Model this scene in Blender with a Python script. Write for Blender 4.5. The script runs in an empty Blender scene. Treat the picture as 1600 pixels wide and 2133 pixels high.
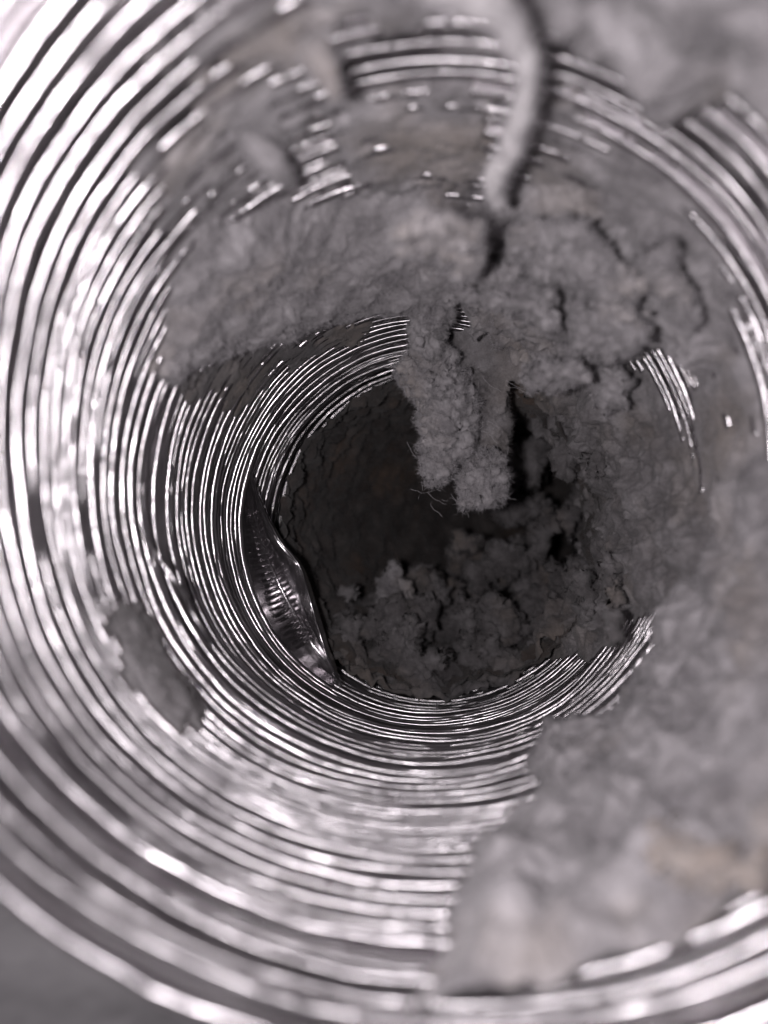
import bpy, math
import numpy as np
from mathutils import Vector

# ------------------------------------------------------------------ camera, light, exposure
scene = bpy.context.scene
FPX, CX, CY = 1553.0, 800.0, 1066.5          # photograph's focal length and centre, in its own pixels
cam_d = bpy.data.cameras.new('camera')
cam = bpy.data.objects.new('camera', cam_d)
scene.collection.objects.link(cam)
cam.location = (0, 0, 0)
cam.rotation_euler = (math.radians(90), 0, 0)   # looks along +Y
cam_d.sensor_fit = 'HORIZONTAL'
cam_d.sensor_width = 36.0
cam_d.lens = 36.0 * FPX / 1600.0
cam_d.clip_start = 0.002
cam_d.clip_end = 20.0
cam_d.dof.use_dof = True
cam_d.dof.focus_distance = 0.192
cam_d.dof.aperture_fstop = 11.8
cam_d.dof.aperture_blades = 0
scene.camera = cam

world = bpy.data.worlds.new('World')
scene.world = world
world.use_nodes = True
bg = world.node_tree.nodes['Background']
bg.inputs['Color'].default_value = (0.86, 0.80, 0.88, 1)
bg.inputs['Strength'].default_value = 0.17

fl = bpy.data.lights.new('flash', 'AREA')      # the phone's LED flash beside the lens
fl.shape = 'DISK'
fl.size = 0.0075
fl.energy = 0.158
fl.color = (1.0, 0.948, 0.972)
flash = bpy.data.objects.new('flash', fl)
scene.collection.objects.link(flash)
flash.location = (-0.016, 0.0, 0.0)
flash.rotation_euler = (math.radians(90), 0, 0)
fl.spread = math.radians(170)

scene.view_settings.view_transform = 'Standard'
scene.view_settings.look = 'None'
scene.view_settings.exposure = 0.0
scene.view_settings.gamma = 1.0
scene.cycles.use_denoising = True
scene.cycles.max_bounces = 6
scene.cycles.glossy_bounces = 4
scene.cycles.diffuse_bounces = 2
scene.cycles.sample_clamp_indirect = 4.0
scene.cycles.blur_glossy = 0.6

rng = np.random.default_rng(11)

# ------------------------------------------------------------------ noise
_perm = np.random.default_rng(3).permutation(256)
_perm = np.concatenate([_perm, _perm, _perm])
_grad = np.random.default_rng(4).normal(size=(256, 3))
_grad /= np.linalg.norm(_grad, axis=1)[:, None]

def perlin(p):
    i = np.floor(p).astype(np.int64)
    f = p - i
    u = f * f * f * (f * (f * 6 - 15) + 10)
    i &= 255
    out = 0
    for dx in (0, 1):
        wx = u[:, 0] if dx else 1 - u[:, 0]
        for dy in (0, 1):
            wy = u[:, 1] if dy else 1 - u[:, 1]
            for dz in (0, 1):
                wz = u[:, 2] if dz else 1 - u[:, 2]
                h = _perm[_perm[_perm[(i[:, 0] + dx) & 255] + ((i[:, 1] + dy) & 255)] + ((i[:, 2] + dz) & 255)]
                g = _grad[h]
                out = out + wx * wy * wz * (g[:, 0] * (f[:, 0] - dx) + g[:, 1] * (f[:, 1] - dy) + g[:, 2] * (f[:, 2] - dz))
    return out * 1.5

def fbm(p, size, octaves=4, gain=0.5, seed=0):
    p = p / size + np.array([seed * 7.13 + 40.3, seed * 3.71 + 51.7, seed * 5.37 + 33.1])
    a, s, tot = 1.0, 0, 0.0
    for k in range(octaves):
        s = s + a * perlin(p * 2.03 ** k + k * 11.7)
        tot += a
        a *= gain
    return s / tot

def billow(p, size, octaves=3, gain=0.5, seed=0):
    """puffy noise: rounded lumps meeting in creases, about -0.4 to 0.6"""
    p = p / size + np.array([seed * 7.13 + 40.3, seed * 3.71 + 51.7, seed * 5.37 + 33.1])
    a, s, tot = 1.0, 0, 0.0
    for k in range(octaves):
        s = s + a * (np.sqrt(perlin(p * 2.07 ** k + k * 11.7) ** 2 + 0.002) * 2 - 0.45)
        tot += a
        a *= gain
    return s / tot

def vert_normals(V, F):
    n = np.zeros_like(V)
    fn = np.cross(V[F[:, 1]] - V[F[:, 0]], V[F[:, 2]] - V[F[:, 0]])
    for k in range(F.shape[1]):
        np.add.at(n, F[:, k], fn)
    return n / (np.linalg.norm(n, axis=1)[:, None] + 1e-9)

def hash2(i, j, k):
    return _perm[(_perm[(i + 31 * k) & 255] + j + 17 * k) & 255] / 255.0

def voronoi(x, y, k=0):
    """cell id randoms, F1, F2-F1 and offset from the cell's centre"""
    ix, iy = np.floor(x).astype(np.int64), np.floor(y).astype(np.int64)
    f1 = np.full(x.shape, 9.0); f2 = np.full(x.shape, 9.0)
    rid = np.zeros(x.shape); ox = np.zeros(x.shape); oy = np.zeros(x.shape)
    for dx in (-1, 0, 1):
        for dy in (-1, 0, 1):
            a, b = ix + dx, iy + dy
            px = a + 0.1 + 0.8 * hash2(a, b, k + 1); py = b + 0.1 + 0.8 * hash2(a, b, k + 2)
            d = np.hypot(x - px, y - py)
            near = d < f1
            f2 = np.where(near, f1, np.minimum(f2, d))
            rid = np.where(near, hash2(a, b, k + 3), rid)
            ox = np.where(near, x - px, ox); oy = np.where(near, y - py, oy)
            f1 = np.where(near, d, f1)
    return rid, f1, f2 - f1, ox, oy

def sstep(a, b, x):
    t = np.clip((x - a) / (b - a), 0, 1)
    return t * t * (3 - 2 * t)

# ------------------------------------------------------------------ the duct as a curved tube (mm)
R = 51.0
T_D = np.array([20., 54, 67, 82, 110, 135, 163, 190, 222])
T_X = np.array([6.5, 7., 7.2, 7.5, 7.6, 8.2, 10.0, 12.4, 16.0])
T_Z = np.array([3.6, 4.6, 5.0, 5.8, 5.9, 4.6, 0.2, -3.0, -6.2])
TB, RB, XB, ZB = 222.0, 110.0, 16.0, -6.2       # start, radius of the bend to the right

def smooth_interp(t, xs, ys):
    m = np.gradient(ys, xs)
    i = np.clip(np.searchsorted(xs, t) - 1, 0, len(xs) - 2)
    h = xs[i + 1] - xs[i]; s = np.clip((t - xs[i]) / h, 0, 1)
    return ((2*s**3 - 3*s**2 + 1) * ys[i] + (s**3 - 2*s**2 + s) * h * m[i]
            + (-2*s**3 + 3*s**2) * ys[i+1] + (s**3 - s**2) * h * m[i+1])

def wall(t, th, r):
    """point (mm: x right, y depth, z up) of the tube at length t, angle th, radius r"""
    ph = np.clip((t - TB) / RB, 0, None)
    tt = np.minimum(t, TB)
    cx = smooth_interp(tt, T_D, T_X) + RB * (1 - np.cos(ph))
    cz = smooth_interp(tt, T_D, T_Z)
    cd = tt + RB * np.sin(ph)
    c, s = np.cos(th), np.sin(th)
    return np.stack([cx + r * c * np.cos(ph), cd - r * c * np.sin(ph), cz + r * s], -1)

def tube_dist(P):
    x, d, z = P[..., 0], P[..., 1], P[..., 2]
    dd = np.minimum(d, TB)
    near = np.hypot(x - smooth_interp(dd, T_D, T_X), z - smooth_interp(dd, T_D, T_Z))
    rho = np.hypot(x - XB - RB, d - TB)
    far = np.hypot(rho - RB, z - ZB)
    return np.where(d <= TB, near, far)

def project(P):
    return np.stack([CX + FPX * P[..., 0] / P[..., 1], CY - FPX * P[..., 2] / P[..., 1]], -1)

def unproject(px, py, D):
    px, py, D = np.broadcast_arrays(np.asarray(px, float), np.asarray(py, float), np.asarray(D, float))
    return np.stack([(px - CX) / FPX * D, D, -(py - CY) / FPX * D], -1)

def wall_depth(px, py, inset=0.0):
    """depth at which the line of sight meets the tube (inset mm inside it)"""
    px = np.asarray(px, float); py = np.asarray(py, float)
    hit = np.full(px.shape, 345.0); done = np.zeros(px.shape, bool); prev = None
    for D in np.arange(40.0, 346.0, 1.5):
        g = tube_dist(unproject(px, py, D)) - (R - inset)
        if prev is not None:
            new = (~done) & (g > 0)
            fr = np.where(new, np.clip(-prev / np.where(g - prev == 0, 1, g - prev), 0, 1), 0)
            hit = np.where(new, D - 1.5 + 1.5 * fr, hit); done |= new
        prev = g
    return hit

def poly_sd(pts, poly):
    """signed distance to a polygon, positive inside"""
    poly = np.asarray(poly, float)
    x, y = pts[:, 0], pts[:, 1]
    d = np.full(len(pts), 1e9); inside = np.zeros(len(pts), bool)
    n = len(poly)
    for i in range(n):
        a, b = poly[i], poly[(i + 1) % n]
        e = b - a
        w0, w1 = x - a[0], y - a[1]
        q = np.clip((w0 * e[0] + w1 * e[1]) / (e @ e + 1e-9), 0, 1)
        d = np.minimum(d, np.hypot(w0 - q * e[0], w1 - q * e[1]))
        c = (a[1] > y) != (b[1] > y)
        xi = a[0] + (y - a[1]) / (e[1] if e[1] != 0 else 1e-9) * e[0]
        inside ^= c & (x < xi)
    return np.where(inside, d, -d)

# ------------------------------------------------------------------ materials
def new_mat(name):
    m = bpy.data.materials.new(name); m.use_nodes = True
    nt = m.node_tree
    return m, nt, nt.nodes['Principled BSDF']

def node(nt, kind, **kw):
    n = nt.nodes.new(kind)
    for k, v in kw.items():
        setattr(n, k, v)
    return n

def noise_node(nt, vec, scale, detail=4, rough=0.55):
    n = node(nt, 'ShaderNodeTexNoise')
    n.inputs['Scale'].default_value = scale; n.inputs['Detail'].default_value = detail
    n.inputs['Roughness'].default_value = rough
    nt.links.new(vec, n.inputs['Vector'])
    return n.outputs['Fac']

def ramp(nt, fac, stops):
    r = node(nt, 'ShaderNodeValToRGB')
    el = r.color_ramp.elements
    while len(el) < len(stops):
        el.new(0.5)
    for e, (p, c) in zip(el, stops):
        e.position = p; e.color = (*c, 1)
    nt.links.new(fac, r.inputs['Fac'])
    return r.outputs['Color']

def lint_material(name, dark, mid, light, warm=(0.36, 0.30, 0.25), warm_amount=0.35, bump=0.12):
    m, nt, b = new_mat(name)
    co = node(nt, 'ShaderNodeNewGeometry').outputs['Position']
    n1 = noise_node(nt, co, 110, 6, 0.62)
    col = ramp(nt, n1, [(0.36, dark), (0.5, mid), (0.64, light)])
    w = noise_node(nt, co, 38, 3)
    wf = ramp(nt, w, [(0.52, (0, 0, 0)), (0.70, (warm_amount,) * 3)])
    mx = node(nt, 'ShaderNodeMix', data_type='RGBA')
    nt.links.new(wf, mx.inputs[0]); nt.links.new(col, mx.inputs[6]); mx.inputs[7].default_value = (*warm, 1)
    fine = noise_node(nt, co, 1900, 3, 0.7)
    ff = ramp(nt, fine, [(0.3, (0.80,) * 3), (0.7, (1.16,) * 3)])
    mul = node(nt, 'ShaderNodeMix', data_type='RGBA', blend_type='MULTIPLY'); mul.inputs[0].default_value = 1
    nt.links.new(mx.outputs[2], mul.inputs[6]); nt.links.new(ff, mul.inputs[7])
    nt.links.new(mul.outputs[2], b.inputs['Base Color'])
    b.inputs['Roughness'].default_value = 1.0
    b.inputs['Specular IOR Level'].default_value = 0.0
    b.inputs['Sheen Weight'].default_value = 0.12
    b.inputs['Sheen Roughness'].default_value = 0.6
    bn = noise_node(nt, co, 900, 5, 0.7)
    bp = node(nt, 'ShaderNodeBump'); bp.inputs['Strength'].default_value = bump; bp.inputs['Distance'].default_value = 0.0006
    nt.links.new(bn, bp.inputs['Height']); nt.links.new(bp.outputs['Normal'], b.inputs['Normal'])
    return m

LINT = lint_material('grey_lint', (0.15, 0.141, 0.148), (0.25, 0.236, 0.244), (0.35, 0.331, 0.344))
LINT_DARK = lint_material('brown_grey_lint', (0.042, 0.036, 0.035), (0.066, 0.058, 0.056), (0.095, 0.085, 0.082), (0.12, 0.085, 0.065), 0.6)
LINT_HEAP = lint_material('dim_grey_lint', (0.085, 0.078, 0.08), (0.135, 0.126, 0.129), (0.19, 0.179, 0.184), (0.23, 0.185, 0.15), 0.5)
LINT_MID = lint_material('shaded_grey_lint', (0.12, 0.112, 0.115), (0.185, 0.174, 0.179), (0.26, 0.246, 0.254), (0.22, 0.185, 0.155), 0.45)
LINT_TAN = lint_material('tan_lint', (0.20, 0.168, 0.150), (0.27, 0.232, 0.21), (0.33, 0.29, 0.268), (0.27, 0.22, 0.185), 0.5)
LINT_PALE = lint_material('pale_lint', (0.66, 0.63, 0.64), (0.74, 0.71, 0.72), (0.80, 0.77, 0.78), (0.5, 0.47, 0.46), 0.1)
FIBRE, nt, b = new_mat('lint_fibre')
b.inputs['Base Color'].default_value = (0.38, 0.36, 0.376, 1); b.inputs['Roughness'].default_value = 0.9
b.inputs['Specular IOR Level'].default_value = 0.05
FIBRE_DARK, nt, b = new_mat('brown_lint_fibre')
b.inputs['Base Color'].default_value = (0.19, 0.176, 0.178, 1); b.inputs['Roughness'].default_value = 0.9
b.inputs['Specular IOR Level'].default_value = 0.05

def foil_material(name, dust=0.14, rlo=0.15, rhi=0.29, aniso=0.93):
    m, nt, b = new_mat(name)
    uv = node(nt, 'ShaderNodeUVMap').outputs['UV']         # u: mm around, v: mm along
    mp = node(nt, 'ShaderNodeMapping'); mp.inputs['Scale'].default_value = (0.06, 3.2, 1)
    nt.links.new(uv, mp.inputs['Vector'])
    stri = noise_node(nt, mp.outputs['Vector'], 1.0, 3, 0.6)          # drawn lines round the duct
    mp2 = node(nt, 'ShaderNodeMapping'); mp2.inputs['Scale'].default_value = (0.22, 0.9, 1)
    nt.links.new(uv, mp2.inputs['Vector'])
    dent = noise_node(nt, mp2.outputs['Vector'], 1.0, 4, 0.6)
    mp3 = node(nt, 'ShaderNodeMapping'); mp3.inputs['Scale'].default_value = (1.3, 0.8, 1)
    nt.links.new(uv, mp3.inputs['Vector'])
    crush = noise_node(nt, mp3.outputs['Vector'], 1.0, 2, 0.5)
    b.inputs['Metallic'].default_value = 1.0
    b.inputs['Anisotropic'].default_value = aniso
    tn = node(nt, 'ShaderNodeTangent', direction_type='UV_MAP')
    nt.links.new(tn.outputs[0], b.inputs['Tangent'])
    b.inputs['Base Color'].default_value = (0.42, 0.40, 0.414, 1)
    rr = node(nt, 'ShaderNodeMapRange'); rr.inputs['To Min'].default_value = rlo; rr.inputs['To Max'].default_value = rhi
    nt.links.new(dent, rr.inputs['Value']); nt.links.new(rr.outputs[0], b.inputs['Roughness'])
    b1 = node(nt, 'ShaderNodeBump'); b1.inputs['Strength'].default_value = 0.22; b1.inputs['Distance'].default_value = 0.00005
    nt.links.new(stri, b1.inputs['Height'])
    b2 = node(nt, 'ShaderNodeBump'); b2.inputs['Strength'].default_value = 0.14; b2.inputs['Distance'].default_value = 0.00025
    nt.links.new(dent, b2.inputs['Height']); nt.links.new(b1.outputs['Normal'], b2.inputs['Normal'])
    b3 = node(nt, 'ShaderNodeBump'); b3.inputs['Strength'].default_value = 0.06; b3.inputs['Distance'].default_value = 0.0002
    nt.links.new(crush, b3.inputs['Height']); nt.links.new(b2.outputs['Normal'], b3.inputs['Normal'])
    nt.links.new(b3.outputs['Normal'], b.inputs['Normal'])
    # a thin film of lint dust
    d = node(nt, 'ShaderNodeBsdfDiffuse'); d.inputs['Color'].default_value = (0.24, 0.225, 0.235, 1)
    co = node(nt, 'ShaderNodeNewGeometry').outputs['Position']
    dn = noise_node(nt, co, 90, 6, 0.65)
    dr = node(nt, 'ShaderNodeMapRange'); dr.inputs['From Min'].default_value = 0.42; dr.inputs['From Max'].default_value = 0.72
    dr.inputs['To Min'].default_value = 0.03; dr.inputs['To Max'].default_value = dust * 2
    nt.links.new(dn, dr.inputs['Value'])
    mp4 = node(nt, 'ShaderNodeMapping'); mp4.inputs['Scale'].default_value = (0.9, 1.6, 1)
    nt.links.new(uv, mp4.inputs['Vector'])
    sp = node(nt, 'ShaderNodeMapRange'); sp.inputs['From Min'].default_value = 0.54; sp.inputs['From Max'].default_value = 0.66
    sp.inputs['To Min'].default_value = 0.0; sp.inputs['To Max'].default_value = 0.32          # specks of dust stuck to the foil
    nt.links.new(noise_node(nt, mp4.outputs['Vector'], 1.0, 4, 0.7), sp.inputs['Value'])
    mxv = node(nt, 'ShaderNodeMath', operation='MAXIMUM')
    nt.links.new(dr.outputs[0], mxv.inputs[0]); nt.links.new(sp.outputs[0], mxv.inputs[1])
    ms = node(nt, 'ShaderNodeMixShader')
    nt.links.new(mxv.outputs[0], ms.inputs[0]); nt.links.new(b.outputs[0], ms.inputs[1]); nt.links.new(d.outputs[0], ms.inputs[2])
    nt.links.new(ms.outputs[0], nt.nodes['Material Output'].inputs['Surface'])
    return m

FOIL = foil_material('aluminium_foil')
FOIL_SMOOTH = foil_material('smooth_foil', 0.06, 0.14, 0.26, 0.0)

FLOOR, nt, b = new_mat('grey_floor')
co = node(nt, 'ShaderNodeNewGeometry').outputs['Position']
nt.links.new(ramp(nt, noise_node(nt, co, 30, 4), [(0.4, (0.13, 0.125, 0.13)), (0.6, (0.34, 0.325, 0.335))]), b.inputs['Base Color'])
b.inputs['Roughness'].default_value = 0.6

# ------------------------------------------------------------------ object helpers
def link(o, parent=None):
    scene.collection.objects.link(o)
    if parent is not None:
        o.parent = parent
    return o

def mesh_obj(name, verts_mm, faces, mat, parent=None, smooth=True, uv=None, origin=None):
    """verts in mm in the place's own axes; faces an (n,4) or (n,3) array"""
    v = np.asarray(verts_mm, float) * 0.001
    if origin is None:
        if parent is not None:
            origin = np.zeros(3)
        else:
            origin = np.array([v[:, 0].mean(), v[:, 1].mean(), v[:, 2].min()])
    base = world_loc(parent) if parent is not None else np.zeros(3)
    me = bpy.data.meshes.new(name)
    f = np.asarray(faces, np.int32)
    k = f.shape[1]
    vv = v - origin - base if parent is not None else v - origin
    me.vertices.add(len(vv)); me.vertices.foreach_set('co', vv.astype(np.float32).ravel())
    me.loops.add(f.size); me.loops.foreach_set('vertex_index', f.ravel())
    me.polygons.add(len(f)); me.polygons.foreach_set('loop_start', np.arange(0, f.size, k, dtype=np.int32))
    me.polygons.foreach_set('use_smooth', np.full(len(f), smooth))
    if uv is not None:
        l = me.uv_layers.new(name='UVMap')
        l.data.foreach_set('uv', np.asarray(uv, np.float32)[f.ravel()].ravel())
    me.update(calc_edges=True)
    me.validate()
    me.materials.append(mat)
    o = bpy.data.objects.new(name, me)
    if parent is None:
        o.location = origin
    return link(o, parent)

_loc = {}
def world_loc(o):
    p = np.zeros(3)
    while o is not None:
        p = p + np.array(o.location); o = o.parent
    return p

def empty(name, loc_mm):
    o = bpy.data.objects.new(name, None)
    o.empty_display_size = 0.01
    o.location = np.asarray(loc_mm, float) * 0.001
    return link(o)

def tag(o, label, cat, group=None):
    o['label'] = label; o['category'] = cat
    if group:
        o['group'] = group
    return o

def grid_faces(nu, nv, wrap=False):
    i, j = np.meshgrid(np.arange(nu - 1), np.arange(nv if wrap else nv - 1), indexing='ij')
    a = i * nv + j; b = i * nv + (j + 1) % nv
    return np.stack([a, b, b + nv, a + nv], -1).reshape(-1, 4)

def add_fibres(parent_obj, V, F, per_mm2, length, width, mat, seed=0, limit=60000, lift=1.0):
    """loose fibres standing off a lint surface: thin bent ribbons, one mesh"""
    g = np.random.default_rng(seed + 100)
    tri = np.concatenate([F[:, [0, 1, 2]], F[:, [0, 2, 3]]]) if F.shape[1] == 4 else F
    A, B, C = V[tri[:, 0]], V[tri[:, 1]], V[tri[:, 2]]
    nrm = np.cross(B - A, C - A)
    area = np.linalg.norm(nrm, axis=1) / 2
    tot = area.sum()
    n = int(min(limit, tot * per_mm2))
    pick = g.choice(len(tri), n, p=area / tot)
    r1, r2 = np.sqrt(g.random(n)), g.random(n)
    P = A[pick] * (1 - r1)[:, None] + B[pick] * (r1 * (1 - r2))[:, None] + C[pick] * (r1 * r2)[:, None]
    N = nrm[pick] / (2 * area[pick] + 1e-9)[:, None]
    L = length * np.exp(g.normal(0, 0.45, n))
    d = N * lift * g.uniform(0.1, 1.0, n)[:, None] + g.normal(0, 0.8, (n, 3))
    d /= np.linalg.norm(d, axis=1)[:, None]
    bend = g.normal(0, 0.6, (n, 3))
    side = np.cross(d, g.normal(size=(n, 3))); side /= np.linalg.norm(side, axis=1)[:, None] + 1e-9
    p0 = P - N * 0.1
    p1 = p0 + d * (L * 0.5)[:, None]
    d2 = d + bend; d2 /= np.linalg.norm(d2, axis=1)[:, None]
    p2 = p1 + d2 * (L * 0.5)[:, None]
    w = width * side
    v = np.stack([p0 - w, p0 + w, p1 + w, p1 - w, p2], 1).reshape(-1, 3)
    k = np.arange(n)[:, None] * 5
    f = np.concatenate([k + np.array([0, 1, 2]), k + np.array([0, 2, 3]), k + np.array([3, 2, 4])])
    o = mesh_obj('fibres', v, f, mat, parent_obj, smooth=False)
    o['kind'] = 'stuff'
    return o

def outward(V, F):
    c = V.mean(0)
    a, b, d = V[F[:, 0]] - c, V[F[:, 1]] - c, V[F[:, 2]] - c
    return F if np.einsum('ij,ij->i', a, np.cross(b, d)).sum() > 0 else F[:, ::-1]

def inward(V, F):
    m = V[F].mean(1)
    nrm = np.cross(V[F[:, 1]] - V[F[:, 0]], V[F[:, 2]] - V[F[:, 0]])
    e = 0.5
    g_ = tube_dist(m + nrm / (np.linalg.norm(nrm, axis=1)[:, None] + 1e-9) * e) - tube_dist(m)
    return F if g_.sum() < 0 else F[:, ::-1]

def blob_poly(cx, cy, rx, ry, rot, seed, n=14):
    g_ = np.random.default_rng(seed)
    a = np.linspace(0, 2 * np.pi, n, endpoint=False)
    k = 1 + 0.28 * np.convolve(np.tile(g_.normal(size=n), 3), [.25, .5, .25], 'same')[n:2 * n]
    x, y = rx * k * np.cos(a), ry * k * np.sin(a)
    c, s_ = math.cos(rot), math.sin(rot)
    return np.stack([cx + c * x - s_ * y, cy + s_ * x + c * y], -1)

def lint_mat(name, poly, t_rng, th_rng, H, seed, mat=None, fib=None, step=0.55, edge=4.0, ragged=2.5, cell=16.0,
             plate=1.6, crack=2.0, lump=1.0, per_mm2=5, inset=None, fibre_len=1.0, parent=None, holes=()):
    """a mat of lint clinging to the duct wall; poly traces its outline"""
    mat = mat or LINT; fib = fib or FIBRE
    nt_ = int((t_rng[1] - t_rng[0]) / step) + 2
    nth = int((th_rng[1] - th_rng[0]) * R / step) + 2
    t, th = np.meshgrid(np.linspace(*t_rng, nt_), np.linspace(*th_rng, nth), indexing='ij')
    t, th = t.ravel(), th.ravel()
    ins = H * 0.5 if inset is None else inset
    P = wall(t, th, R - ins)
    px = project(P)
    sd = poly_sd(px, poly)
    for hp in holes:
        sd = np.minimum(sd, -poly_sd(px, hp))
    sd = np.clip(sd * P[:, 1] / FPX, -12, 30)
    sd = sd + ragged * fbm(P, 9.0, 4, 0.6, seed) + 0.5 * ragged * fbm(P, 2.4, 3, 0.6, seed + 1)
    wx = t + 5 * fbm(P, 13, 3, 0.5, seed + 2); wy = th * R + 5 * fbm(P, 13, 3, 0.5, seed + 3)
    rid, f1, fd, ox, oy = voronoi(wx / cell + seed, wy / (cell * 0.8) + seed * 2, seed)
    r2_, f1b, fdb, _, _ = voronoi(wx / (cell * .36) + seed, wy / (cell * .3), seed + 5)
    h = H * (1 - np.exp(-np.clip(sd, 0, None) / edge)) - np.where(sd < 0, np.clip(-sd, 0, 4), 0)
    on = sstep(0, edge, sd)
    body = (plate * (rid - 0.5) * sstep(0.0, 0.25, fd) + plate * 0.8 * oy * sstep(0.0, 0.3, fd)
            - crack * 0.5 * np.exp(-(fd / 0.07) ** 2) * sstep(0.0, 0.25, fbm(P, 17, 2, .5, seed + 11))
            + lump * 3.4 * billow(P, 12, 2, 0.45, seed + 6) + lump * 1.5 * billow(P, 4.5, 3, 0.55, seed + 7)
            + lump * 1.2 * fbm(P, 15, 2, 0.5, seed + 13))
    h = h + on * body
    Wt = 2.6 * fbm(P, 6, 4, 0.55, seed + 8) * on
    Wh = 2.6 * fbm(P, 6, 4, 0.55, seed + 9) * on
    V = wall(t + Wt, th + Wh / R, R + 0.3 - h)
    F = grid_faces(nt_, nth)
    keep = (sd > -1.2)[F].any(1)
    F = F[keep]
    used = np.unique(F); remap = np.full(len(V), -1); remap[used] = np.arange(len(used))
    V = V[used]; F = inward(V, remap[F])
    o = mesh_obj(name, V, F, mat, parent)
    add_fibres_to(o, V, F, per_mm2, fibre_len, fib, seed)
    return o

def add_fibres_to(o, V, F, per_mm2, flen, fib, seed, limit=70000):
    if per_mm2 <= 0:
        return
    add_fibres(o, V, F, per_mm2, flen, 0.02, fib, seed, limit)

def pillow(name, poly, depth, th, seed, mat=None, fib=None, px_step=4.0, edge=None, ragged=1.2, lump=1.0, per_mm2=8,
           fibre_len=0.9, parent=None, tilt=(0, 0), back=0.8, rough_size=5.0, fine=1.0):
    """a loose clump of lint: a closed solid, th mm thick, whose outline and distance are traced"""
    mat = mat or LINT; fib = fib or FIBRE
    poly = np.asarray(poly, float)
    lo, hi = poly.min(0) - 14, poly.max(0) + 14
    nx, ny = int((hi[0] - lo[0]) / px_step) + 2, int((hi[1] - lo[1]) / px_step) + 2
    X, Y = np.meshgrid(np.linspace(lo[0], hi[0], nx), np.linspace(lo[1], hi[1], ny), indexing='ij')
    pts = np.stack([X.ravel(), Y.ravel()], -1)
    D = depth(pts[:, 0], pts[:, 1]) if callable(depth) else np.full(len(pts), float(depth))
    c = poly.mean(0)
    D = D + tilt[0] * (pts[:, 0] - c[0]) / 100 + tilt[1] * (pts[:, 1] - c[1]) / 100
    P0 = unproject(pts[:, 0], pts[:, 1], D)
    sd = poly_sd(pts, poly) * D / FPX
    sd = sd + ragged * fbm(P0, 4.5, 4, 0.6, seed) + 0.75 * ragged * fbm(P0, 1.6, 3, 0.6, seed + 1)
    e = edge or th * 0.7
    q = np.clip(sd / e, 0, 1)
    prof = np.sqrt(np.clip(1 - (1 - q) ** 2, 0, 1))
    F = grid_faces(nx, ny)
    keep = (sd > 0)[F].all(1)
    F = F[keep]
    used = np.unique(F); remap = np.full(len(P0), -1); remap[used] = np.arange(len(used))
    P0, prof, F = P0[used], prof[used], remap[F]
    ray = P0 / np.linalg.norm(P0, axis=1)[:, None]
    front = P0 - ray * (th * 0.5 * prof)[:, None]
    bk = P0 + ray * (th * back * prof)[:, None]
    n = len(P0)
    V = np.concatenate([front, bk])
    F2 = np.concatenate([F, F[:, ::-1] + n])
    # stitch the rim
    E = np.concatenate([F[:, [0, 1]], F[:, [1, 2]], F[:, [2, 3]], F[:, [3, 0]]])
    key = np.sort(E, 1); key = key[:, 0] * n + key[:, 1]
    u, idx, cnt = np.unique(key, return_index=True, return_counts=True)
    B = E[idx[cnt == 1]]
    F2 = np.concatenate([F2, np.stack([B[:, 1], B[:, 0], B[:, 0] + n, B[:, 1] + n], -1)])
    F2 = outward(V, F2)
    for ax in range(3):
        V[:, ax] += lump * 1.2 * fbm(V, rough_size, 2, 0.5, seed + 3 + ax)
    N_ = vert_normals(V, F2)
    V += N_ * (lump * 1.7 * billow(V, rough_size, 2, 0.5, seed + 7) + fine * 0.75 * billow(V, 2.4, 3, 0.55, seed + 8))[:, None]
    for ax in range(3):
        V[:, ax] += fine * 0.30 * fbm(V, 1.3, 3, 0.6, seed + 9 + ax)
    o = mesh_obj(name, V, F2, mat, parent)
    add_fibres_to(o, V, F2, per_mm2, fibre_len, fib, seed)
    return o

def near_wall(inset):
    return lambda x, y: wall_depth(x, y, inset)

# ------------------------------------------------------------------ the setting: the floor the duct lies on
g = 60
xs = np.linspace(-700, 700, g)
X, Y = np.meshgrid(xs, xs + 500, indexing='ij')
V = np.stack([X.ravel(), Y.ravel(), np.full(X.size, -62.6)], -1)
floor = mesh_obj('floor', V, grid_faces(g, g)[:, ::-1], FLOOR)
floor['kind'] = 'structure'

# ------------------------------------------------------------------ the corrugated foil duct
duct = empty('foil_duct', wall(np.array(170.), np.array(-math.pi / 2), 54))
tag(duct, 'flexible ribbed silver aluminium foil duct with lint clinging inside it', 'duct')

def duct_shift(u, th):
    """the crumple of the whole wall, shared by neighbouring corrugations"""
    q = np.stack([30 * np.cos(th), 30 * np.sin(th), u], -1)
    dr = 1.3 * fbm(q, 42, 2, 0.5, 1) + 0.25 * fbm(q, 11, 2, 0.5, 2)
    q2 = np.stack([30 * np.cos(th), 30 * np.sin(th), u * 0.6], -1)
    dt = 1.5 * fbm(q2, 26, 2, 0.5, 3) + 0.22 * fbm(q2, 7, 2, 0.5, 5)
    dr = dr + 1.8 * np.exp(-((((th + 2.35 + np.pi) % (2 * np.pi)) - np.pi) / 0.6) ** 2) * sstep(150, 90, u)
    return dr, dt

def warp_t(u, th):
    a = 13.5 * np.clip((135 - u) / 81.0, 0, 1.1)
    return u - a * np.sin(th) - 0.25 * a * np.cos(th)

_a = np.radians(np.linspace(212, -32, 13))
PROF = np.concatenate([[[0, 0], [0.275, 0.0], [0.298, 0.02], [0.302, 0.10]], np.stack([0.5 + 0.23 * np.cos(_a), 0.30 + 0.23 * np.sin(_a)], -1), [[0.698, 0.10], [0.702, 0.02], [0.725, 0.0], [1, 0]]])

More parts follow.
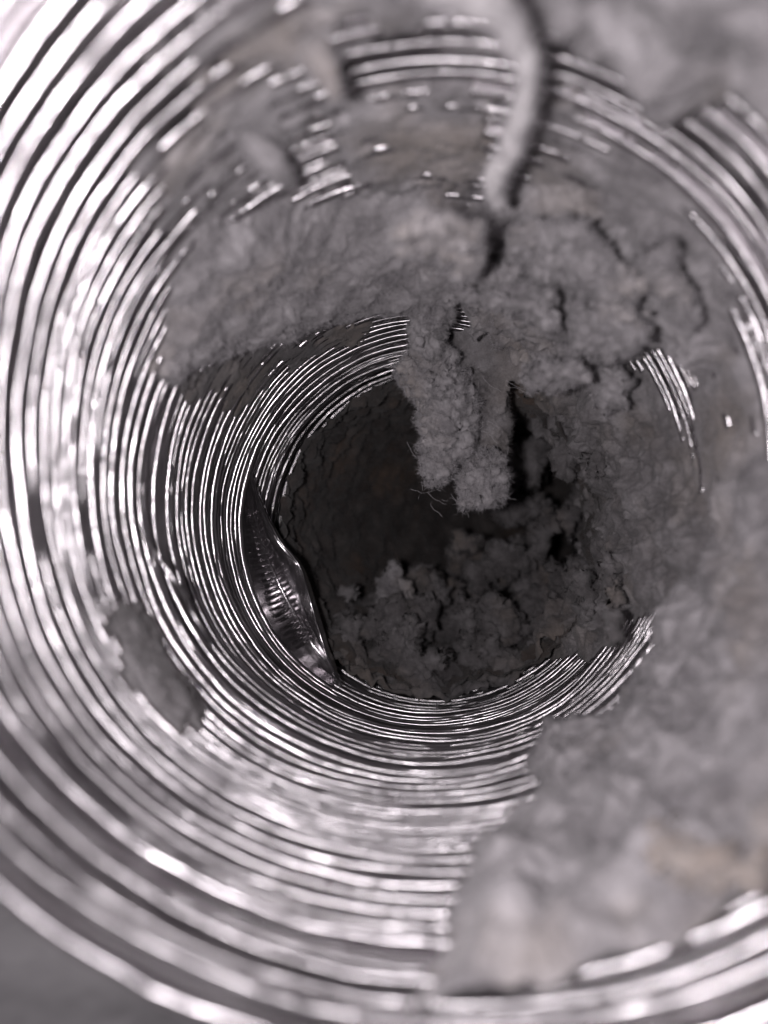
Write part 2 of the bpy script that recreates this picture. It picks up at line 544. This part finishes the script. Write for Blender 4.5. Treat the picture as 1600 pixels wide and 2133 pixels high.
def corrugation(u0, u1, amp, seed, nth):
    """one pleat: a rounded bead standing in from a narrow valley"""
    th = np.linspace(0, 2 * np.pi, nth, endpoint=False)
    nv = len(PROF)
    tt = np.tile(th, nv)
    pu, pr = np.repeat(PROF[:, 0], nth), np.repeat(PROF[:, 1], nth)
    P_ = u1 - u0
    dr, dt = duct_shift(u0 + P_ * pu, tt)
    q = np.stack([26 * np.cos(tt), 26 * np.sin(tt), np.full(tt.shape, seed * 3.7)], -1)
    am = amp * (1 + 0.36 * fbm(q, 10, 4, 0.6, seed % 50))
    lean = 0.16 * fbm(q, 17, 2, 0.5, seed % 37 + 9)                     # the pleat leans back and forth
    u_ = u0 + P_ * (pu + lean * pr * 2)
    wr = 0.07 * fbm(q, 2.6, 2, 0.5, seed % 41) * (pr > 0.05)
    base = np.where(u_ < 225, 1.4 + 0.5 * np.clip((125 - u_) / 70, 0, 1), 1.4 + 0.8 * np.clip((u_ - 225) / 10, 0, 1))
    r = R + base + dr - am * pr / 0.53 + wr
    V = wall(warp_t(u_ + dt, tt), tt, r)
    F = grid_faces(nv, nth, wrap=True)[:, ::-1]
    arc = np.concatenate([[0], np.cumsum(np.linalg.norm(np.diff(PROF, axis=0), axis=1))]) * P_
    uv = np.stack([tt * R, u0 * 1.7 + np.repeat(arc, nth)], -1)
    return mesh_obj('corrugation', V, F, FOIL, duct, uv=uv)

u = 54.0
k = 0
END_T = TB + RB * 1.45
while u < END_T:
    pitch = (2.8 + 1.0 * max(0.0, min(1.0, (125 - u) / 70)) if u < 225 else 4.6) * rng.uniform(0.75, 1.25)
    amp = (0.53 * pitch if u < 225 else 2.2) * rng.uniform(0.7, 1.2)
    corrugation(u, u + pitch, amp, 1000 + k, 380 if u < 225 else 200)
    u += pitch
    k += 1
END_T = u

# turned-over lip at the mouth
nth, nv = 520, 9
tt, vv = np.meshgrid(np.linspace(0, 2 * np.pi, nth, endpoint=False), np.linspace(0, 1, nv), indexing='ij')
vv, tt = vv.T.ravel(), tt.T.ravel()
u_ = 54.0 - 2.2 * np.sin(np.pi * vv)
dr, dt = duct_shift(np.full(tt.shape, 54.0), tt)
q = np.stack([26 * np.cos(tt), 26 * np.sin(tt), vv * 2], -1)
r_ = R + 1.6 + dr + 2.2 * (1 - np.cos(np.pi * vv)) * .5 + 1.1 * (0.2 + vv) * fbm(q, 4, 3, .5, 77)
V = wall(warp_t(u_ + dt + 0.5 * vv * fbm(q, 6, 3, .5, 78), tt), tt, r_)
mesh_obj('mouth_lip', V, grid_faces(nv, nth, wrap=True), FOIL, duct, uv=np.stack([tt * R, u_ * 1.0], -1))

# unseen cap added round the bend to keep outside light out
n = 40
rr, tt = np.meshgrid(np.linspace(0, R + 1.5, n), np.linspace(0, 2 * np.pi, 90, endpoint=False), indexing='ij')
V = wall(np.full(rr.size, END_T - 2.0) - 14 * (1 - (rr.ravel() / R) ** 2).clip(0), tt.ravel(), rr.ravel())
V += np.stack([fbm(V, 14, 4, .55, s) * 7 for s in (61, 62, 63)], -1)
plug = mesh_obj('end_light_seal', V, grid_faces(n, 90, wrap=True), LINT_DARK)
tag(plug, 'dark unseen cap added at the far end of the duct to block outside light', 'lint')

# ------------------------------------------------------------------ buckled foil flap on the left, with its crimped seam
def spline(pts, n):
    pts = np.asarray(pts, float)
    s = np.concatenate([[0], np.cumsum(np.linalg.norm(np.diff(pts, axis=0), axis=1))])
    t = np.linspace(0, s[-1], n)
    return np.stack([smooth_interp(t, s, pts[:, i]) for i in range(pts.shape[1])], -1)

outer = [(508, 985), (502, 1060), (508, 1140), (528, 1220), (562, 1300), (610, 1370), (672, 1420), (700, 1436)]
mid = [(518, 1000), (530, 1075), (552, 1150), (578, 1210), (612, 1275), (650, 1340), (692, 1396), (706, 1430)]
ridge = [(522, 985), (548, 1060), (585, 1130), (622, 1176), (640, 1230), (660, 1300), (684, 1370), (708, 1424)]
back_ = [(526, 985), (554, 1060), (592, 1130), (632, 1182), (654, 1240), (674, 1310), (694, 1370), (712, 1420)]
n = 120
o_, m_, r__, b_ = (spline(p, n) for p in (outer, mid, ridge, back_))
Do = wall_depth(o_[:, 0], o_[:, 1], -0.5)
O3 = unproject(o_[:, 0], o_[:, 1], np.clip(Do, 150, 214))
s_ = np.linspace(0, 1, n)
bul = np.sin(np.pi * np.clip(s_, 0, 1))
M3 = unproject(m_[:, 0], m_[:, 1], O3[:, 1] + 3 + 5 * bul)
R3 = unproject(r__[:, 0], r__[:, 1], O3[:, 1] + 1 - 3 * np.exp(-((s_ - .47) / .12) ** 2) + 4 * bul)
B3 = unproject(b_[:, 0], b_[:, 1], O3[:, 1] + 10 + 8 * bul)
rows = []
for A_, B_, nn, sag in ((O3, M3, 10, -1.2), (M3, R3, 10, 0.9), (R3, B3, 8, -1.0)):
    for q in np.linspace(0, 1, nn, endpoint=False):
        rows.append(A_ * (1 - q) + B_ * q + np.array([0, -1, 0]) * sag * math.sin(math.pi * q) * (1 if sag else 0))
rows.append(B3)
V = np.stack(rows).reshape(-1, 3)
V += np.stack([0.35 * fbm(V, 5, 3, .5, s) for s in (81, 82, 83)], -1)
uvs = np.stack([np.tile(s_ * 70, len(rows)), np.repeat(np.arange(len(rows)) * 0.8, n)], -1)
flap = mesh_obj('buckled_flap', V, grid_faces(len(rows), n), FOIL_SMOOTH, duct, uv=uvs)
flap['label'] = 'buckled foil flap with a crimped seam, folded in from the wall'
def edge_wire(name, C, rad, seed, parent):
    T = np.gradient(C, axis=0); T /= np.linalg.norm(T, axis=1)[:, None]
    up = np.cross(T, np.array([0, 1., 0])); up /= np.linalg.norm(up, axis=1)[:, None]; sd_ = np.cross(T, up)
    an = np.linspace(0, 2 * np.pi, 10, endpoint=False)
    C = C + np.stack([0.25 * fbm(C, 4, 2, .5, seed + s) for s in range(3)], -1)
    V = (C[:, None] + rad * (np.cos(an)[None, :, None] * up[:, None] + np.sin(an)[None, :, None] * sd_[:, None])).reshape(-1, 3)
    return mesh_obj(name, V, grid_faces(len(C), 10, wrap=True)[:, ::-1], FOIL_SMOOTH, parent, uv=np.stack([np.repeat(np.arange(len(C)), 10) * .6, np.tile(an, len(C))], -1))
edge_wire('folded_edge', R3, 0.42, 5, flap)
edge_wire('folded_edge', M3, 0.34, 9, flap)
# the crimps of the seam
bar_f = None
for k in range(24):
    q = 0.16 + 0.60 * k / 23
    i = int(q * (n - 1))
    a = O3[i] * 0.52 + M3[i] * 0.48; b2_ = O3[i] * 0.06 + M3[i] * 0.94
    ax = b2_ - a; tg = O3[i + 1] - O3[i - 1]; tg /= np.linalg.norm(tg)
    nr = np.cross(ax, tg); nr /= np.linalg.norm(nr)
    if nr[1] > 0:
        nr = -nr
    ln, seg = 5, 7
    hw = 0.55
    vs = []
    for e in np.linspace(0, 1, ln):
        taper = math.sin(math.pi * (0.14 + 0.72 * e)) ** 0.5
        for w_ in np.linspace(0, math.pi, seg):
            vs.append(a + ax * e + tg * hw * taper * math.cos(w_) + nr * (0.75 * taper * math.sin(w_) - 0.25 + 0.9 * math.sin(math.pi * (.5 + .45 * e))))
    mesh_obj('seam_crimp', vs, grid_faces(ln, seg), FOIL_SMOOTH, flap, uv=np.random.default_rng(k).random((ln * seg, 2)) * 0.5 + k * 3)

# a kinked joint in one corrugation, lower left
def foil_tube(name, pts, rad, seed, parent, squash=1.0):
    pts = np.asarray(pts, float); pts3 = unproject(pts[:, 0], pts[:, 1], pts[:, 2])
    C = spline(pts3, 40); rr = np.interp(np.linspace(0, 1, 40), np.linspace(0, 1, len(rad)), rad)
    T = np.gradient(C, axis=0); T /= np.linalg.norm(T, axis=1)[:, None]
    up = np.cross(T, np.array([0, 1., 0])); up /= np.linalg.norm(up, axis=1)[:, None]; sd_ = np.cross(T, up)
    an = np.linspace(0, 2 * np.pi, 14, endpoint=False)
    V = C[:, None] + rr[:, None, None] * (np.cos(an)[None, :, None] * up[:, None] + squash * np.sin(an)[None, :, None] * sd_[:, None])
    V = V.reshape(-1, 3); V += np.stack([0.15 * fbm(V, 2.5, 2, .5, seed + s) for s in range(3)], -1)
    return mesh_obj(name, V, grid_faces(40, 14, wrap=True)[:, ::-1], FOIL, parent, uv=np.stack([np.repeat(np.arange(40), 14) * 1., np.tile(an * 2, 40)], -1))

def wpt(x, y, ins):
    return (x, y, float(wall_depth(np.array([x]), np.array([y]), ins)[0]))
kink = foil_tube('kinked_rib', [wpt(300, 1120, 1.2), wpt(335, 1170, 2.4), wpt(366, 1214, 3.4), wpt(384, 1236, 2.6), wpt(392, 1250, 1.0)], [0.2, 0.45, 0.75, 0.8, 0.2], 5, duct, 0.7)
kink['label'] = 'sharp kink where a foil rib is folded over'
foil_tube('kinked_rib', [wpt(386, 1240, 1.5), wpt(396, 1268, 2.6), wpt(420, 1310, 2.6), wpt(470, 1370, 1.2)], [0.2, 0.5, 0.45, 0.2], 8, duct, 0.7)

# ------------------------------------------------------------------ lint clinging to the wall
PI = math.pi
o = lint_mat('lint_mat', [(345, 790), (362, 700), (392, 600), (440, 525), (500, 490), (600, 462), (720, 452), (840, 440), (960, 440), (1010, 470),
              (1010, 560), (960, 640), (905, 690), (850, 672), (770, 668), (700, 690), (640, 712), (560, 738), (480, 748), (420, 775), (385, 805)],
             (105, 205), (0.42 * PI, 1.0 * PI), 5.5, 21, edge=2.5, ragged=2.6, plate=0.5, crack=2.4, cell=24, lump=0.75, step=0.42, per_mm2=15)
tag(o, 'wide felted lint shelf clinging above the dark opening, left of the hanging tongue', 'lint')

o = lint_mat('lint_mat', [(960, 470), (1040, 430), (1130, 410), (1240, 430), (1350, 470), (1430, 540), (1470, 640), (1480, 760), (1440, 800), (1370, 740), (1330, 740), (1290, 770),
              (1230, 800), (1130, 790), (1060, 760), (1000, 700), (950, 640)],
             (95, 205), (-0.02 * PI, 0.56 * PI), 5.5, 33, edge=2.5, plate=2.0, crack=4.5, cell=15, lump=1.25, step=0.42, per_mm2=9, fibre_len=0.8)
tag(o, 'crumpled layered lint mat with dark creases behind the felt-like sheet', 'lint')

o = lint_mat('lint_mat', [(1050, 800), (1150, 760), (1240, 770), (1330, 790), (1385, 900), (1425, 1000), (1470, 1080), (1450, 1180), (1370, 1250), (1330, 1260), (1270, 1300), (1230, 1350),
              (1130, 1360), (1060, 1300), (1050, 1150), (1060, 1000), (1055, 880)],
             (120, 300), (-0.34 * PI, 0.34 * PI), 4.5, 47, mat=LINT_MID, fib=FIBRE_DARK, edge=3, plate=2.0, crack=4.5, cell=13, lump=1.4, step=0.45, per_mm2=7)
tag(o, 'dim wrinkled lint coat on the right wall, behind the hanging tongue', 'lint')

o = lint_mat('lint_mat', [(1445, 1175), (1480, 1000), (1510, 880), (1600, 1020), (1700, 900), (2100, 1000), (2000, 1650), (1640, 1865), (1480, 1935), (1260, 2015), (1090, 2045), (925, 2050), (905, 2010),
              (945, 1930), (955, 1790), (985, 1720), (1060, 1660), (1135, 1610), (1080, 1560), (1130, 1500), (1240, 1470), (1310, 1400), (1345, 1290)],
             (70, 185), (-0.56 * PI, 0.12 * PI), 5.0, 59, edge=3, plate=1.3, crack=3.0, cell=19, lump=1.1, step=0.55, per_mm2=5)
tag(o, 'thick pale lint blanket with a tan stain, largest of all, reaching the duct mouth', 'lint')

o = lint_mat('lint_mat', [(1080, -40), (1100, 60), (1200, 150), (1320, 240), (1420, 260), (1500, 210), (1600, 330), (1800, 300), (1700, -300), (1200, -300)],
             (40, 110), (0.1 * PI, 0.5 * PI), 5.0, 63, edge=3, plate=1.0, crack=1.2, cell=15, lump=1.3, step=0.6, per_mm2=3)
tag(o, 'pinkish grey lint cushion at the duct mouth, right of the long pale strand', 'lint')

o = lint_mat('lint_mat', [(1170, 350), (1260, 310), (1330, 330), (1420, 420), (1480, 520), (1520, 620), (1490, 700), (1450, 560), (1380, 480), (1300, 420), (1180, 400)],
             (75, 150), (0.05 * PI, 0.45 * PI), 0.6, 71, edge=2, plate=0.5, crack=0.4, cell=13, lump=0.4, step=0.55, per_mm2=4)
tag(o, 'thin lint patch among silver ribs between the pinkish cushion and the creased mat', 'lint')

o = lint_mat('lint_mat', [(1480, 640), (1560, 800), (1555, 1000), (1600, 1040), (1480, 1120), (1440, 1000), (1430, 880), (1450, 760)],
             (75, 150), (-0.1 * PI, 0.32 * PI), 0.9, 73, edge=2.5, plate=0.5, crack=0.5, cell=13, lump=0.45, step=0.55, per_mm2=4)
tag(o, 'grey lint strip between upright silver streaks, above the thick pale blanket', 'lint')

o = lint_mat('lint_mat', [(262, 1290), (285, 1255), (325, 1320), (365, 1400), (412, 1475), (390, 1490), (330, 1430), (280, 1370)],
             (95, 150), (-0.95 * PI, -0.6 * PI), 0.12, 77, mat=LINT_MID, fib=FIBRE_DARK, edge=1.2, ragged=3.6, plate=0.2, crack=0.2, cell=9, lump=0.3, step=0.35, per_mm2=7)
tag(o, 'small dark wedge of lint alone on the bare ribs, left of the foil flap', 'lint')

for poly, seed, lab in (
        ([(300, 330), (420, 290), (520, 300), (560, 370), (470, 440), (420, 500), (330, 450), (290, 390)], 81, 'mottled lint film on bare ribs beneath the slanting tuft'),
        ([(420, 200), (560, 120), (700, 110), (730, 220), (640, 300), (520, 330), (440, 290)], 83, 'thin lint film between the two small tufts'),
        ([(720, 190), (850, 210), (960, 230), (1010, 330), (990, 420), (900, 400), (800, 420), (700, 360), (690, 270)], 85, 'brownish lint film between short silver dashes above the lint shelf'),
        ([(560, -60), (900, -40), (960, 30), (930, 50), (700, 60), (560, 110), (420, 120), (470, 0)], 87, 'lint film nearest the duct mouth, left of the long strand'),
        ([(1070, 440), (1110, 250), (1180, 260), (1250, 330), (1200, 420), (1130, 430)], 89, 'lint film behind the long hanging strand, in its shadow')):
    o = lint_mat('lint_film', poly, (45, 160), (0.22 * PI, 0.85 * PI), 0.15, seed, edge=2.0, ragged=8.0, plate=0.3, crack=0.3, cell=11, lump=0.40, step=0.5, per_mm2=4)
    tag(o, lab, 'lint')

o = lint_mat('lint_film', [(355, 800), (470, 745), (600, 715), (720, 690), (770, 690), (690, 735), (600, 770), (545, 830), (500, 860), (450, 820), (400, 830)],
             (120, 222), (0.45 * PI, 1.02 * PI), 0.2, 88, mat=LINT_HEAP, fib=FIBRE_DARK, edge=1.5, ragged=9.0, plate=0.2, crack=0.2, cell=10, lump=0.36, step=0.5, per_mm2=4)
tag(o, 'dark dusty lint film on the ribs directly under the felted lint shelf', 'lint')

# deep lint past the last rib
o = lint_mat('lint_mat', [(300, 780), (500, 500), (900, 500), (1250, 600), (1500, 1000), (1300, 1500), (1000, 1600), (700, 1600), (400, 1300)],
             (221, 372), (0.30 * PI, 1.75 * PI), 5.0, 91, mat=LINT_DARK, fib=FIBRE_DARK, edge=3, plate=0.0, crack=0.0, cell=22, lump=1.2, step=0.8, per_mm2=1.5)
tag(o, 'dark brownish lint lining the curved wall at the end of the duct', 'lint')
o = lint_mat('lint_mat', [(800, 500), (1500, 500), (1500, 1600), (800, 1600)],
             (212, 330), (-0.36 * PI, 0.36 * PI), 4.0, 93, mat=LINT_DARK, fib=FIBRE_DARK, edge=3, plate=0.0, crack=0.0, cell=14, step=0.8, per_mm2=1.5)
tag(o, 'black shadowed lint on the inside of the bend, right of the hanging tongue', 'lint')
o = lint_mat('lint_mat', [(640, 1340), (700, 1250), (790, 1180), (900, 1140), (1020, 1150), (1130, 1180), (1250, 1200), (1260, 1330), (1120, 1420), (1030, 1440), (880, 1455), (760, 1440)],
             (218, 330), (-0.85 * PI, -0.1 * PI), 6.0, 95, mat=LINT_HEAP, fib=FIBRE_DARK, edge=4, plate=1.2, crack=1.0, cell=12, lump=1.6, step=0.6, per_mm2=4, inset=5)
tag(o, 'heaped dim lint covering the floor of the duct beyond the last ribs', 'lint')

# ------------------------------------------------------------------ loose clumps
tongue = empty('lint_tongue', unproject(940, 1055, 190))
tag(tongue, 'forked tongue of lint hanging in the middle of the duct', 'lint')
pillow('neck', [(830, 500), (880, 470), (960, 560), (948, 640), (935, 700), (905, 770), (860, 770), (850, 700), (862, 640), (840, 590)], 172, 9, 101,
       px_step=3, parent=tongue, per_mm2=9, tilt=(0, 6), ragged=2.0, lump=1.5, rough_size=6)
pillow('hanging_body', [(828, 772), (850, 738), (905, 728), (945, 745), (962, 790), (985, 830), (990, 900), (975, 960), (950, 975), (930, 955),
               (892, 905), (876, 850), (845, 812)], 183, 10, 103, px_step=2.6, parent=tongue, per_mm2=16, ragged=2.0, lump=1.7, rough_size=5)
pillow('back_strip', [(950, 780), (1000, 770), (1052, 795), (1064, 850), (1062, 925), (1045, 960), (1000, 980), (960, 970), (955, 880)],
       193, 6, 105, mat=LINT_MID, fib=FIBRE_DARK, px_step=2.6, parent=tongue, per_mm2=14, ragged=1.4, lump=1.3, rough_size=5)
pillow('prong', [(878, 880), (930, 880), (955, 930), (945, 975), (936, 1000), (905, 1012), (880, 985), (888, 950)], 181, 8, 107, px_step=2.6, parent=tongue, per_mm2=16, ragged=2.2, lump=1.6, rough_size=4)
pillow('prong', [(968, 950), (1010, 935), (1050, 960), (1057, 1010), (1043, 1042), (1000, 1058), (964, 1050), (958, 1010)], 184, 9, 109, px_step=2.6, parent=tongue, per_mm2=16, ragged=2.0, lump=1.6, rough_size=4)
pillow('shoulder_lump', [(828, 770), (845, 742), (900, 735), (938, 760), (945, 810), (900, 840), (862, 830)], 179, 8, 113, px_step=2.6, parent=tongue, per_mm2=14, ragged=1.8, lump=1.6)

for i, (x_, y_, rx, ry, D) in enumerate(((902, 660, 28, 30, 168), (922, 590, 34, 34, 162), (880, 690, 22, 24, 172), (885, 800, 40, 34, 176), (930, 860, 34, 44, 176), (905, 925, 30, 36, 177),
                                         (1010, 1000, 36, 40, 180), (915, 985, 26, 24, 178)  )):
    pillow('tuft', blob_poly(x_, y_, rx, ry, 0.3 * i, 800 + i), D, 6, 800 + i, px_step=2.6, parent=tongue, per_mm2=14, ragged=2.0, lump=1.3, rough_size=4)
hp = rng.uniform(0, 1, (80, 2))
hv, hf = [], []
for i, (a_, b_) in enumerate(hp):
    x_, y_ = 870 + 190 * a_, 780 + 280 * b_
    p_ = unproject(x_, y_, 179 + 6 * rng.random())
    d_ = rng.normal(size=3); d_ /= np.linalg.norm(d_)
    L_ = rng.uniform(3.5, 9.0); pr = None
    for k_ in range(9):
        w_ = np.array([0.022, 0, 0.022])
        hv += [p_ - w_, p_ + w_]
        if k_:
            n_ = len(hv); hf.append((n_ - 4, n_ - 3, n_ - 1, n_ - 2))
        d_ = d_ + rng.normal(0, 0.32, 3); d_ /= np.linalg.norm(d_)
        p_ = p_ + d_ * L_ / 8
o = mesh_obj('stray_hairs', hv, hf, FIBRE, tongue, smooth=False); o['kind'] = 'stuff'

sheet = pillow('lint_sheet', [(945, 640), (985, 640), (1060, 670), (1140, 692), (1185, 715), (1222, 750), (1220, 790), (1160, 812), (1100, 806), (1062, 796), (1055, 860), (990, 870), (920, 780), (935, 700)],
               lambda x, y: 197 - (x - 950) * 0.075, 3.0, 121, mat=LINT_MID, fib=FIBRE_DARK, px_step=3, lump=0.3, fine=0.2, ragged=0.9, per_mm2=9, fibre_len=0.5)
tag(sheet, 'smooth felt-like lint sheet stretching right from the hanging tongue', 'lint')

cl = [
    ('rounded lint lump right above the neck of the hanging tongue', [(815, 455), (870, 440), (940, 455), (1000, 470), (1015, 520), (990, 575), (945, 575), (915, 520), (860, 520), (825, 490)], 18, 9, 131),
    ('small lint ball tucked beside the top of the felt-like sheet', [(985, 565), (1030, 545), (1085, 570), (1090, 610), (1040, 625), (1000, 610)], 10, 8, 133),
    ('long wrinkled lint flap lying just above the felt-like sheet', [(955, 600), (1010, 610), (1090, 600), (1150, 610), (1170, 660), (1160, 690), (1100, 672), (1020, 640), (960, 625)], 13, 6, 135),
    ('broad lint flap on the creased mat, just below the tip of the long strand', [(1060, 470), (1140, 450), (1220, 460), (1270, 540), (1350, 590), (1330, 620), (1260, 625), (1170, 605), (1100, 560), (1065, 520)], 9, 7, 137),
    ('plump lint lobe on the creased mat, just above short silver streaks', [(1175, 640), (1250, 625), (1330, 640), (1355, 700), (1320, 745), (1240, 745), (1190, 710)], 10, 8, 139),
    ('pale lint roll at the edge of the creased mat farthest from the tongue', [(1330, 520), (1400, 530), (1440, 600), (1450, 680), (1400, 650), (1350, 590)], 6, 7, 141),
    ('fuzzy lint bolster hanging under the right end of the felt-like sheet', [(1075, 770), (1130, 745), (1200, 750), (1225, 785), (1170, 812), (1100, 808)], 16, 7, 143),
    ('lint knob on the right wall under the plump lobe', [(1232, 785), (1270, 762), (1310, 790), (1305, 850), (1262, 862), (1235, 830)], 8, 8, 145),
]
for lab, poly, ins, th, seed in cl:
    o = pillow('lint_clump', poly, near_wall(ins), th, seed, px_step=3.2, per_mm2=10, ragged=2.4, lump=1.3, fine=1.3, fibre_len=0.8)
    tag(o, lab, 'lint')

o = pillow('lint_clump', [(1330, 1715), (1390, 1700), (1470, 1760), (1580, 1780), (1640, 1830), (1560, 1865), (1450, 1860), (1375, 1820)], near_wall(5.5), 3.4, 147, mat=LINT_TAN, px_step=5, per_mm2=6, ragged=2.5)
tag(o, 'tan stained lint patch lying on the thick pale blanket', 'lint')
heap = empty('lint_heap', wall(np.array(262.), np.array(-PI / 2), R))
tag(heap, 'loose heap of dim lint tufts on the duct floor beyond the last ribs', 'lint')
g_ = np.random.default_rng(71)
for i in range(58):
    D = g_.uniform(226, 306)
    X_ = XB + RB - math.sqrt(max(RB ** 2 - (D - TB) ** 2, 0)) + g_.uniform(-30, 42)
    Z_ = ZB - 41 + (g_.uniform(0, 54) * (D - 212) / 90) + 0.012 * (X_ - 20) ** 2 * 0.3
    c_ = project(np.array([X_, D, Z_]))
    sz = g_.uniform(22, 58)
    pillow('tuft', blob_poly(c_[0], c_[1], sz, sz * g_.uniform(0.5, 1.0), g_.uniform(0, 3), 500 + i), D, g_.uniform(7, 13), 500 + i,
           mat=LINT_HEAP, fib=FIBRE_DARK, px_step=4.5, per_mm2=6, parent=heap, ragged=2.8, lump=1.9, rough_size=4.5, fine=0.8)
for i in range(16):
    x_, y_ = g_.uniform(1075, 1300), g_.uniform(900, 1330)
    D = float(wall_depth(np.array([x_]), np.array([y_]), 6)[0]); D = min(D, 262)
    sz = g_.uniform(24, 50)
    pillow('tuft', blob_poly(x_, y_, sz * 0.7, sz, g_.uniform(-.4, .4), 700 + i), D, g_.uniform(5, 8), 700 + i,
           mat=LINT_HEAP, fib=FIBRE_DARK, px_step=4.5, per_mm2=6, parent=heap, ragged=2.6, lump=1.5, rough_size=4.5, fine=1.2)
slab = empty('lint_slab', unproject(822, 1362, 258))
tag(slab, 'ragged upright slab of lint standing in the heap beyond the ribs', 'lint')
for i, (poly, D) in enumerate((([(790, 1200), (812, 1162), (838, 1175), (845, 1240), (840, 1320), (820, 1362), (780, 1345), (772, 1290)], 258),
                               ([(832, 1200), (852, 1210), (868, 1250), (874, 1310), (860, 1362), (825, 1366), (828, 1290)], 256))):
    pillow('strip', poly, D, 7, 151 + i * 4, mat=LINT, fib=FIBRE_DARK, px_step=3.5, per_mm2=7, parent=slab, ragged=1.8, lump=1.3, rough_size=4)

# long strand hanging from the top of the duct
def strand(name, pts, rad, seed, n=90, m=20, per=8, mat=None):
    pts = np.asarray(pts, float)
    C = spline(unproject(pts[:, 0], pts[:, 1], pts[:, 2]), n)
    rr = np.interp(np.linspace(0, 1, n), np.linspace(0, 1, len(rad)), rad)
    T = np.gradient(C, axis=0); T /= np.linalg.norm(T, axis=1)[:, None]
    up = np.cross(T, np.array([0, 1., 0])); up /= np.linalg.norm(up, axis=1)[:, None]; sd_ = np.cross(T, up)
    an = np.linspace(0, 2 * np.pi, m, endpoint=False)
    V = (C[:, None] + rr[:, None, None] * (np.cos(an)[None, :, None] * up[:, None] + np.sin(an)[None, :, None] * sd_[:, None])).reshape(-1, 3)
    V += np.stack([0.8 * fbm(V, 4, 4, .55, seed + s) for s in range(3)], -1)
    F = outward(V, grid_faces(n, m, wrap=True))
    o = mesh_obj(name, V, F, mat or LINT)
    add_fibres_to(o, V, F, per, 1.2, FIBRE, seed)
    return o

o = strand('lint_strand', [(900, -70, 62), (1000, -5, 68), (1062, 55, 74), (1095, 140, 81), (1088, 235, 89), (1056, 320, 98), (1028, 375, 104), (1036, 428, 109)],
           [2.0, 1.7, 1.4, 1.2, 1.2, 1.35, 1.6, 0.8], 161, mat=LINT_PALE, per=14)
tag(o, 'long pale lint strand dangling from the top of the duct', 'lint')
o = strand('lint_tuft', [wpt(640, 95, -1), wpt(668, 130, 3), wpt(690, 175, 6), wpt(698, 205, 7)], [1.6, 1.9, 1.5, 0.7], 165, 40)
tag(o, 'small lint tuft nearer the long strand, pointing straight down', 'lint')
o = strand('lint_tuft', [wpt(505, 285, -1), wpt(545, 315, 2.5), wpt(580, 355, 4), wpt(600, 378, 4)], [1.4, 2.0, 1.8, 0.8], 169, 40)
tag(o, 'slanting lint tuft just above the felted lint shelf', 'lint')
